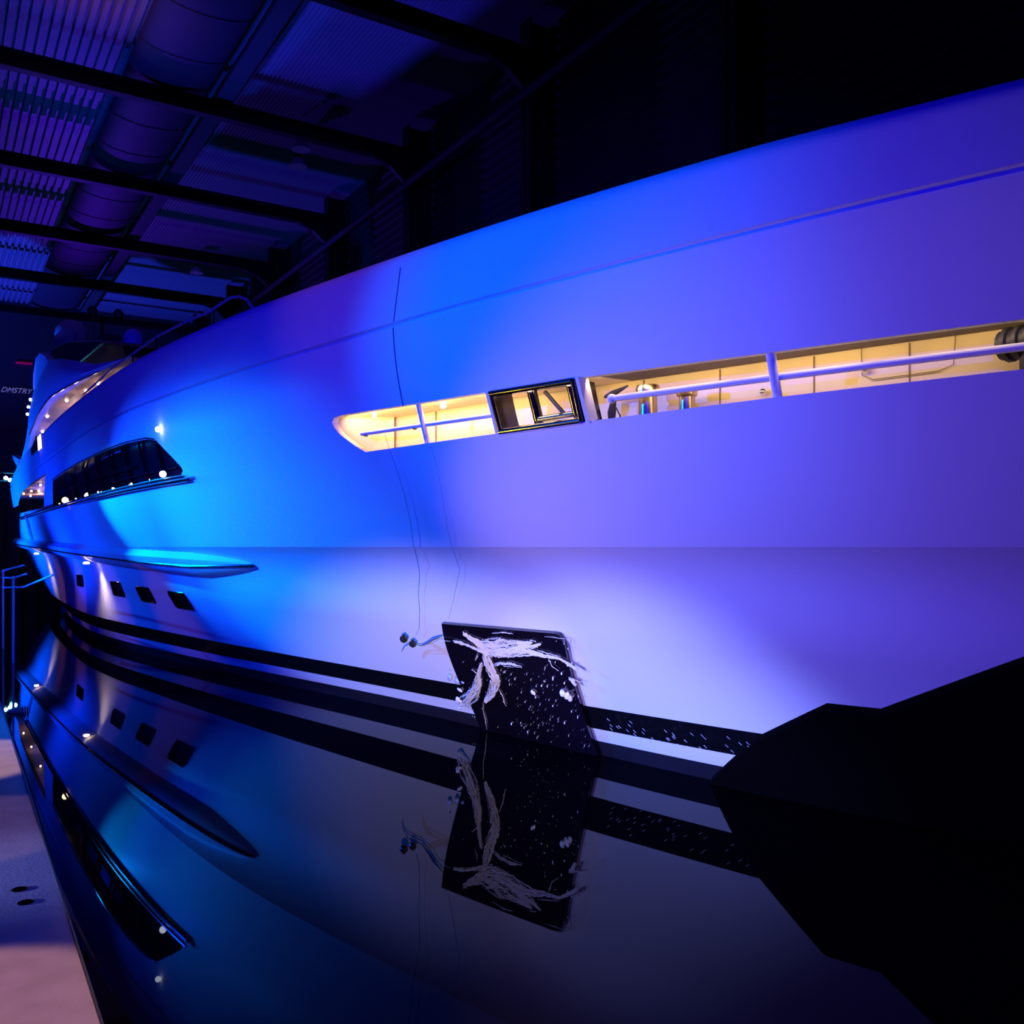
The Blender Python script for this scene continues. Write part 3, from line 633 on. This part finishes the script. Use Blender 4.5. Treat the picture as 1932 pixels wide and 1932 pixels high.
# boarding rail at the quay edge by the stern
br=thing('boarding_rail',(.6,9.3,.0),'thin bright steel boarding rail standing in the water by the quay near the stern','handrail')
for y,z in ((10.4,.78),(9.05,.75)): MB().tube([(.6,y,-.1),(.6,y,z)],.010,8).build('post',M['railw'],br)
for P_ in ([(10.4,.60),(7.98,.693),(5.98,.837)],[(10.4,.70),(9.05,.731),(7.75,.80)],[(10.4,.76),(9.9,.786),(7.98,.86)]): MB().tube([(.6,y,z) for y,z in P_],.008,8).build('rail',M['railw'],br)

# ---------------------------------------------------------------- christening board on the bow
TL,TR,BR,BL_=(3.95,.643),(3.20,.642),(3.56,-.02),(4.44,-.02)
b=MB(); n=14; vs=[]; 
def bp(u,v,off):
    y=(TL[0]*(1-u)+TR[0]*u)*(1-v)+(BL_[0]*(1-u)+BR[0]*u)*v; z=(TL[1]*(1-u)+TR[1]*u)*(1-v)+(BL_[1]*(1-u)+BR[1]*u)*v
    if v==0 and u==1: y+=.03; z-=.003
    return HP(y,z,off)
for off in (.022,.004):
    for i in range(n+1):
        for j in range(n+1): vs.append(bp(i/n,j/n,off))
m=n+1; N2=m*m; fs=[]
for i in range(n):
    for j in range(n):
        q=(i*m+j,(i+1)*m+j,(i+1)*m+j+1,i*m+j+1); fs.append(q); fs.append(tuple(N2+k for k in reversed(q)))
for i in range(n):
    for a,c in ((i*m,(i+1)*m),(i*m+n,(i+1)*m+n),(i,i+1),(n*m+i,n*m+i+1)): fs.append((a,c,N2+c,N2+a))
b.add(vs,fs,False); bo=b.build('christening_board',M['board']); tag(bo,'black glossy protective board on the bow, wet with champagne, reaching down to the water','board')
# champagne foam: strands and drops lying on the board
STRANDS=[
  [(3.938, 0.565, 0.0072), (3.875, 0.555, 0.0072), (3.81, 0.537, 0.009), (3.758, 0.518, 0.0144)] ,
  [(3.822, 0.61, 0.0144), (3.779, 0.578, 0.0252), (3.748, 0.55, 0.036), (3.733, 0.524, 0.0324)] ,
  [(3.74, 0.558, 0.0396), (3.595, 0.573, 0.0396), (3.489, 0.585, 0.018), (3.4, 0.597, 0.0029)] ,
  [(3.755, 0.534, 0.0396), (3.62, 0.544, 0.036), (3.479, 0.563, 0.018), (3.353, 0.593, 0.0029)] ,
  [(3.758, 0.518, 0.0216), (3.576, 0.533, 0.0216), (3.444, 0.548, 0.0162), (3.367, 0.539, 0.009), (3.296, 0.535, 0.0072), (3.228, 0.489, 0.0126)] ,
  [(3.785, 0.452, 0.009), (3.716, 0.47, 0.0072), (3.635, 0.478, 0.0058), (3.576, 0.472, 0.0029)] ,
  [(3.766, 0.513, 0.018), (3.793, 0.467, 0.0324), (3.828, 0.415, 0.036), (3.863, 0.362, 0.0252), (3.987, 0.284, 0.018), (4.106, 0.225, 0.0072)] ,
  [(3.846, 0.462, 0.0072), (3.93, 0.404, 0.0108), (4.021, 0.336, 0.0216), (4.136, 0.265, 0.0288), (4.339, 0.179, 0.0324), (4.441, 0.137, 0.0144)] ,
  [(3.968, 0.417, 0.0036), (3.951, 0.394, 0.005), (3.978, 0.349, 0.0072)] ,
  [(3.821, 0.512, 0.0036), (3.881, 0.471, 0.0022)] ,
  [(4.129, 0.217, 0.0058), (4.215, 0.155, 0.0036), (4.261, 0.106, 0.0043), (4.341, 0.028, 0.0036)] ,
  [(3.361, 0.529, 0.0065), (3.372, 0.495, 0.0058), (3.354, 0.471, 0.0022)] ,
  [(3.889, 0.321, 0.0022), (3.911, 0.272, 0.0058), (3.949, 0.228, 0.0072)] ,
  [(3.309, 0.438, 0.0036), (3.261, 0.429, 0.0029)] ,
  [(3.311, 0.445, 0.0162), (3.316, 0.408, 0.0072)] ,
  [(3.397, 0.563, 0.0029), (3.35, 0.555, 0.005), (3.284, 0.543, 0.0022)] ,
  [(3.622, 0.623, 0.0036), (3.543, 0.632, 0.0079), (3.485, 0.629, 0.0029)] ,
  [(3.706, 0.459, 0.0029), (3.574, 0.468, 0.0018)] ,
  [(3.404, 0.609, 0.0036), (3.374, 0.604, 0.0036)] ,
  [(3.306, 0.63, 0.0022), (3.201, 0.627, 0.0029), (3.22, 0.601, 0.0022)] ,
]
BLOBS=[ (3.419, 0.35, 0.027), (3.641, 0.335, 0.0137), (3.652, 0.309, 0.0065), (4.236, 0.275, 0.0123), (4.346, 0.206, 0.018), (3.348, 0.46, 0.0079), (3.426, 0.429, 0.0086), (3.496, 0.407, 0.0058), (3.583, 0.373, 0.005), (3.544, 0.38, 0.0058), (3.505, 0.382, 0.0058), (3.901, 0.362, 0.0072), (3.695, 0.397, 0.0058), (4.051, 0.107, 0.0072), (3.586, 0.187, 0.0079), (3.574, 0.275, 0.0058), (3.964, 0.076, 0.0065), (3.457, 0.235, 0.0065), (3.375, 0.412, 0.0072), (3.254, 0.613, 0.0036), (3.212, 0.584, 0.005), (3.694, 0.421, 0.005), (3.727, 0.429, 0.0065), (3.991, 0.452, 0.0036), (3.242, 0.518, 0.0058), (3.278, 0.504, 0.0058), (3.338, 0.513, 0.005), (3.35, 0.351, 0.005), (3.73, 0.324, 0.0043), (3.762, 0.27, 0.0043), (3.471, 0.261, 0.005), (3.972, 0.11, 0.0043), (3.817, 0.135, 0.0029)]

def lump(mb,y,z,r,off=.026,el=1.):
    c=HP(y,z,off+r*.25); mb.ball(c,r,4,.55,.9*el,1.0/el)
fo=MB()
def along(P_,W,t):
    t=max(0,min(.9999,t))*(len(P_)-1); i=int(t); f_=t-i
    dy=P_[i+1][0]-P_[i][0]; dz=P_[i+1][1]-P_[i][1]; L=math.hypot(dy,dz)+1e-6
    return P_[i][0]*(1-f_)+P_[i+1][0]*f_,P_[i][1]*(1-f_)+P_[i+1][1]*f_,W[i]*(1-f_)+W[i+1]*f_,dy/L,dz/L
for st in STRANDS:
    P_=[(a,c) for a,c,_ in st]; W=[w_ for *_,w_ in st]; wid=max(W)
    ns=1 if wid<.009 else int(wid/.0045*11)
    for s_ in range(ns):
        t0,t1=(0,1) if s_==0 else (lambda a,l:(a,min(1,a+l)))(random.uniform(-.05,.95),random.uniform(.12,.4))
        lat=0 if s_==0 else random.uniform(-.65,.65); drift=random.uniform(-.35,.35); ph=random.uniform(0,6); fr=random.uniform(3,9)
        pts=[];rs=[]; rr=random.choice((.0008,.0012,.0018,.0030,.0036)) if s_ else .0022
        for k in range(9):
            y,z,w_,dy,dz=along(P_,W,t0+(t1-t0)*k/8); j=(lat+drift*(k/8-.5)+.08*math.sin(ph+fr*k/3))*w_*1.15
            pts.append(HP(y-dz*j,z+dy*j,.0245+.006*random.random())); rs.append(max(.0006,rr*random.uniform(.6,1.4)*(math.sin(math.pi*(k+.5)/9)**.4)*min(1,w_/.008+.3)))
        fo.tube(pts,rs,5)
    for s_ in range(int(wid*1600)):
        y,z,w_,dy,dz=along(P_,W,random.random()); j=random.gauss(0,.5)*w_
        c=HP(y-dz*j,z+dy*j,.028); fo.ball(c,random.uniform(.001,.003),3)
for y,z,r in BLOBS:
    if r>.012:
        for k in range(9): lump(fo,y+random.uniform(-.6,.6)*r,z+random.uniform(-.5,.5)*r,r*random.uniform(.4,.75))
    else: lump(fo,y,z,r*.75,el=random.uniform(.6,.9))
for k in range(130):
    u=random.random();v=random.random()**.8
    if random.random()<.5: u=random.uniform(.45,1); v=random.uniform(.25,1)
    y,z=(TL[0]*(1-u)+TR[0]*u)*(1-v)+(BL_[0]*(1-u)+BR[0]*u)*v,(.63)*(1-v)+.02*v
    lump(fo,y,z,random.choice((.0010,.0014,.0018,.0028)),el=random.uniform(.4,.6))
tag(fo.build('champagne_splash',M['foam']),'white champagne foam and drops spraying over the black board','splash',kind='stuff')
# loose spray over the boot stripe right of the board
fo=MB()
for k in range(46):
    y=random.uniform(2.5,3.3); z=random.uniform(.17,.27); a=HP(y,z,.03); c=HP(y-.012,z-.008,.034); fo.tube([a,c],[.0012,.0006],5)
for k in range(24): lump(fo,random.uniform(4.22,4.42),random.uniform(.02,.10),random.choice((.002,.003,.004)),off=.01,el=.6)
tag(fo.build('spray_drops',M['foam']),'fine flying drops over the black stripe beside the board','splash',kind='stuff')
# bottle fragments, cord and a thin tube for its shadow
for (y,z),lab,r in (((4.29,.568),'upper dark glass bottle fragment flying left of the board',.022),((4.245,.545),'lower dark glass bottle fragment flying left of the board',.020)):
    o=MB(); c=HP(y,z,.05); o.lathe((c[0],c[1],c[2]),[(r*.25,-r*1.1),(r*.8,-r*.8),(r,-.1*r),(r*.8,r*.5),(r*.45,r*.55),(r*.3,r*.95)],7); tag(o.build('bottle_fragment',M['shard']),lab,'bottle fragment','broken bottle pieces')
o=MB(); o.tube([HP(y,z,.03) for y,z in [(4.465,.464),(4.416,.491),(4.339,.519),(4.27,.521),(4.221,.521),(4.152,.541),(4.084,.564),(3.988,.588)]],[.001,.003,.003,.002,.003,.005,.007,.002],6); tag(o.build('bottle_sling',M['rope']),'short dark torn strip between the bottle fragments and the board','strap')
o=MB(); o.tube([HP(y,z,.034) for y,z in [(4.387,.504),(4.297,.512),(4.23,.515),(4.12,.535),(4.04,.565),(3.95,.566)]],[.001,.002,.002,.001,.0015,.001],5); tag(o.build('foam_thread',M['foam']),'thin white foam thread below the bottle fragments','splash')
o=MB(); 
for (y,z,r) in ((4.25,.335,.02),(4.21,.32,.022),(4.16,.325,.018),(4.20,.375,.006)): lump(o,y,z,r,.01)
tag(o.build('foil_scrap',mat('pale_blue_foil',(.35,.4,.6),.3)),'pale blue foil scrap against the hull just left of the board','scrap')
LINE_PATH=[(3.753,1.50),(3.753,1.43),(3.748,1.336),(3.765,1.235),(3.806,1.121),(3.865,1.026),(3.902,.981),(3.986,.881),(4.055,.777),(4.086,.697),(4.17,.60),(4.24,.56)]
tag(MB().tube([HP(y,z,.012) for y,z in LINE_PATH],.0010,5).build('cord_and_shadow',M['rope']),'thin dark cord hanging from the mooring slot to the bottle fragments','cord')
LINE_PATH=[(3.486,1.44),(3.492,1.348),(3.518,1.262),(3.561,1.159),(3.598,1.079),(3.62,1.025),(3.70,.90),(3.80,.78),(3.90,.66)]  # dark tube added for the first cord's shadow on the hull
tag(MB().tube([HP(y,z,.008) for y,z in LINE_PATH],.0006,5).build('cord_and_shadow',M['rope']),'faint dark line right of the cord, standing in for its shadow','cord')
# black sheet added for the soft shadow on the forefoot
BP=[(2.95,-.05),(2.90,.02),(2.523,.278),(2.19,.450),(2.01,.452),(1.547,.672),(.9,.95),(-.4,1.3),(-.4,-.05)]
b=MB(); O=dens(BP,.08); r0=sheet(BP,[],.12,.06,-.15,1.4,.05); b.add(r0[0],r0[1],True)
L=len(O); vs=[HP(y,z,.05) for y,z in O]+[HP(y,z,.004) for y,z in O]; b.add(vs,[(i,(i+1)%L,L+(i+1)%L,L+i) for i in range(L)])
tag(b.build('bow_shade_sheet',M['mattblack'],fix=False),'matt black sheet round the forefoot of the bow down to the water, standing in for shadow','shade sheet')
# small things on the quay and water
fl_=thing('pale_reflection',(.44,6.36,-.02),'small pale pointed shape on the black water at the quay edge, standing in for a reflection','reflection stand-in')  # solid shape added in place of a pale reflection on the water
MB().lathe((.435,6.36,.0),[(.004,-.055),(.018,-.04),(.028,-.01),(.030,.035)],16,axis='x').build('reflection_body',mat('pale_reflection_skin',(.09,.12,.10),.6,emit=None),fl_)
for k in range(3): MB().lathe((.471+.012*k,6.36,0),[(.032,0),(.032,.005)],16,axis='x').build('reflection_ring',M['grey'],fl_)
for (x_,y_),lab in zip(((.215,3.02),(.222,2.90)),('round black rubber puck on the concrete quay, the one further from the camera','round black rubber puck on the concrete quay, the one nearer the camera')):
    tag(MB().lathe((x_,y_,.012),[(.019,0),(.021,.0015),(.019,.003),(.010,.0035)],20).build('rubber_puck',M['mattblack']),lab,'rubber puck','rubber pucks on the quay')
# steel edge angle of the quay
b=MB(); b.tube([(.286,YF,.013),(.299,2.0,.013),(.371,6.7,.013),(.582,27.0,.013)],.004,6); tag(b.build('quay_edge_strip',M['steel']),'thin dark steel strip along the edge of the concrete quay','edge strip')
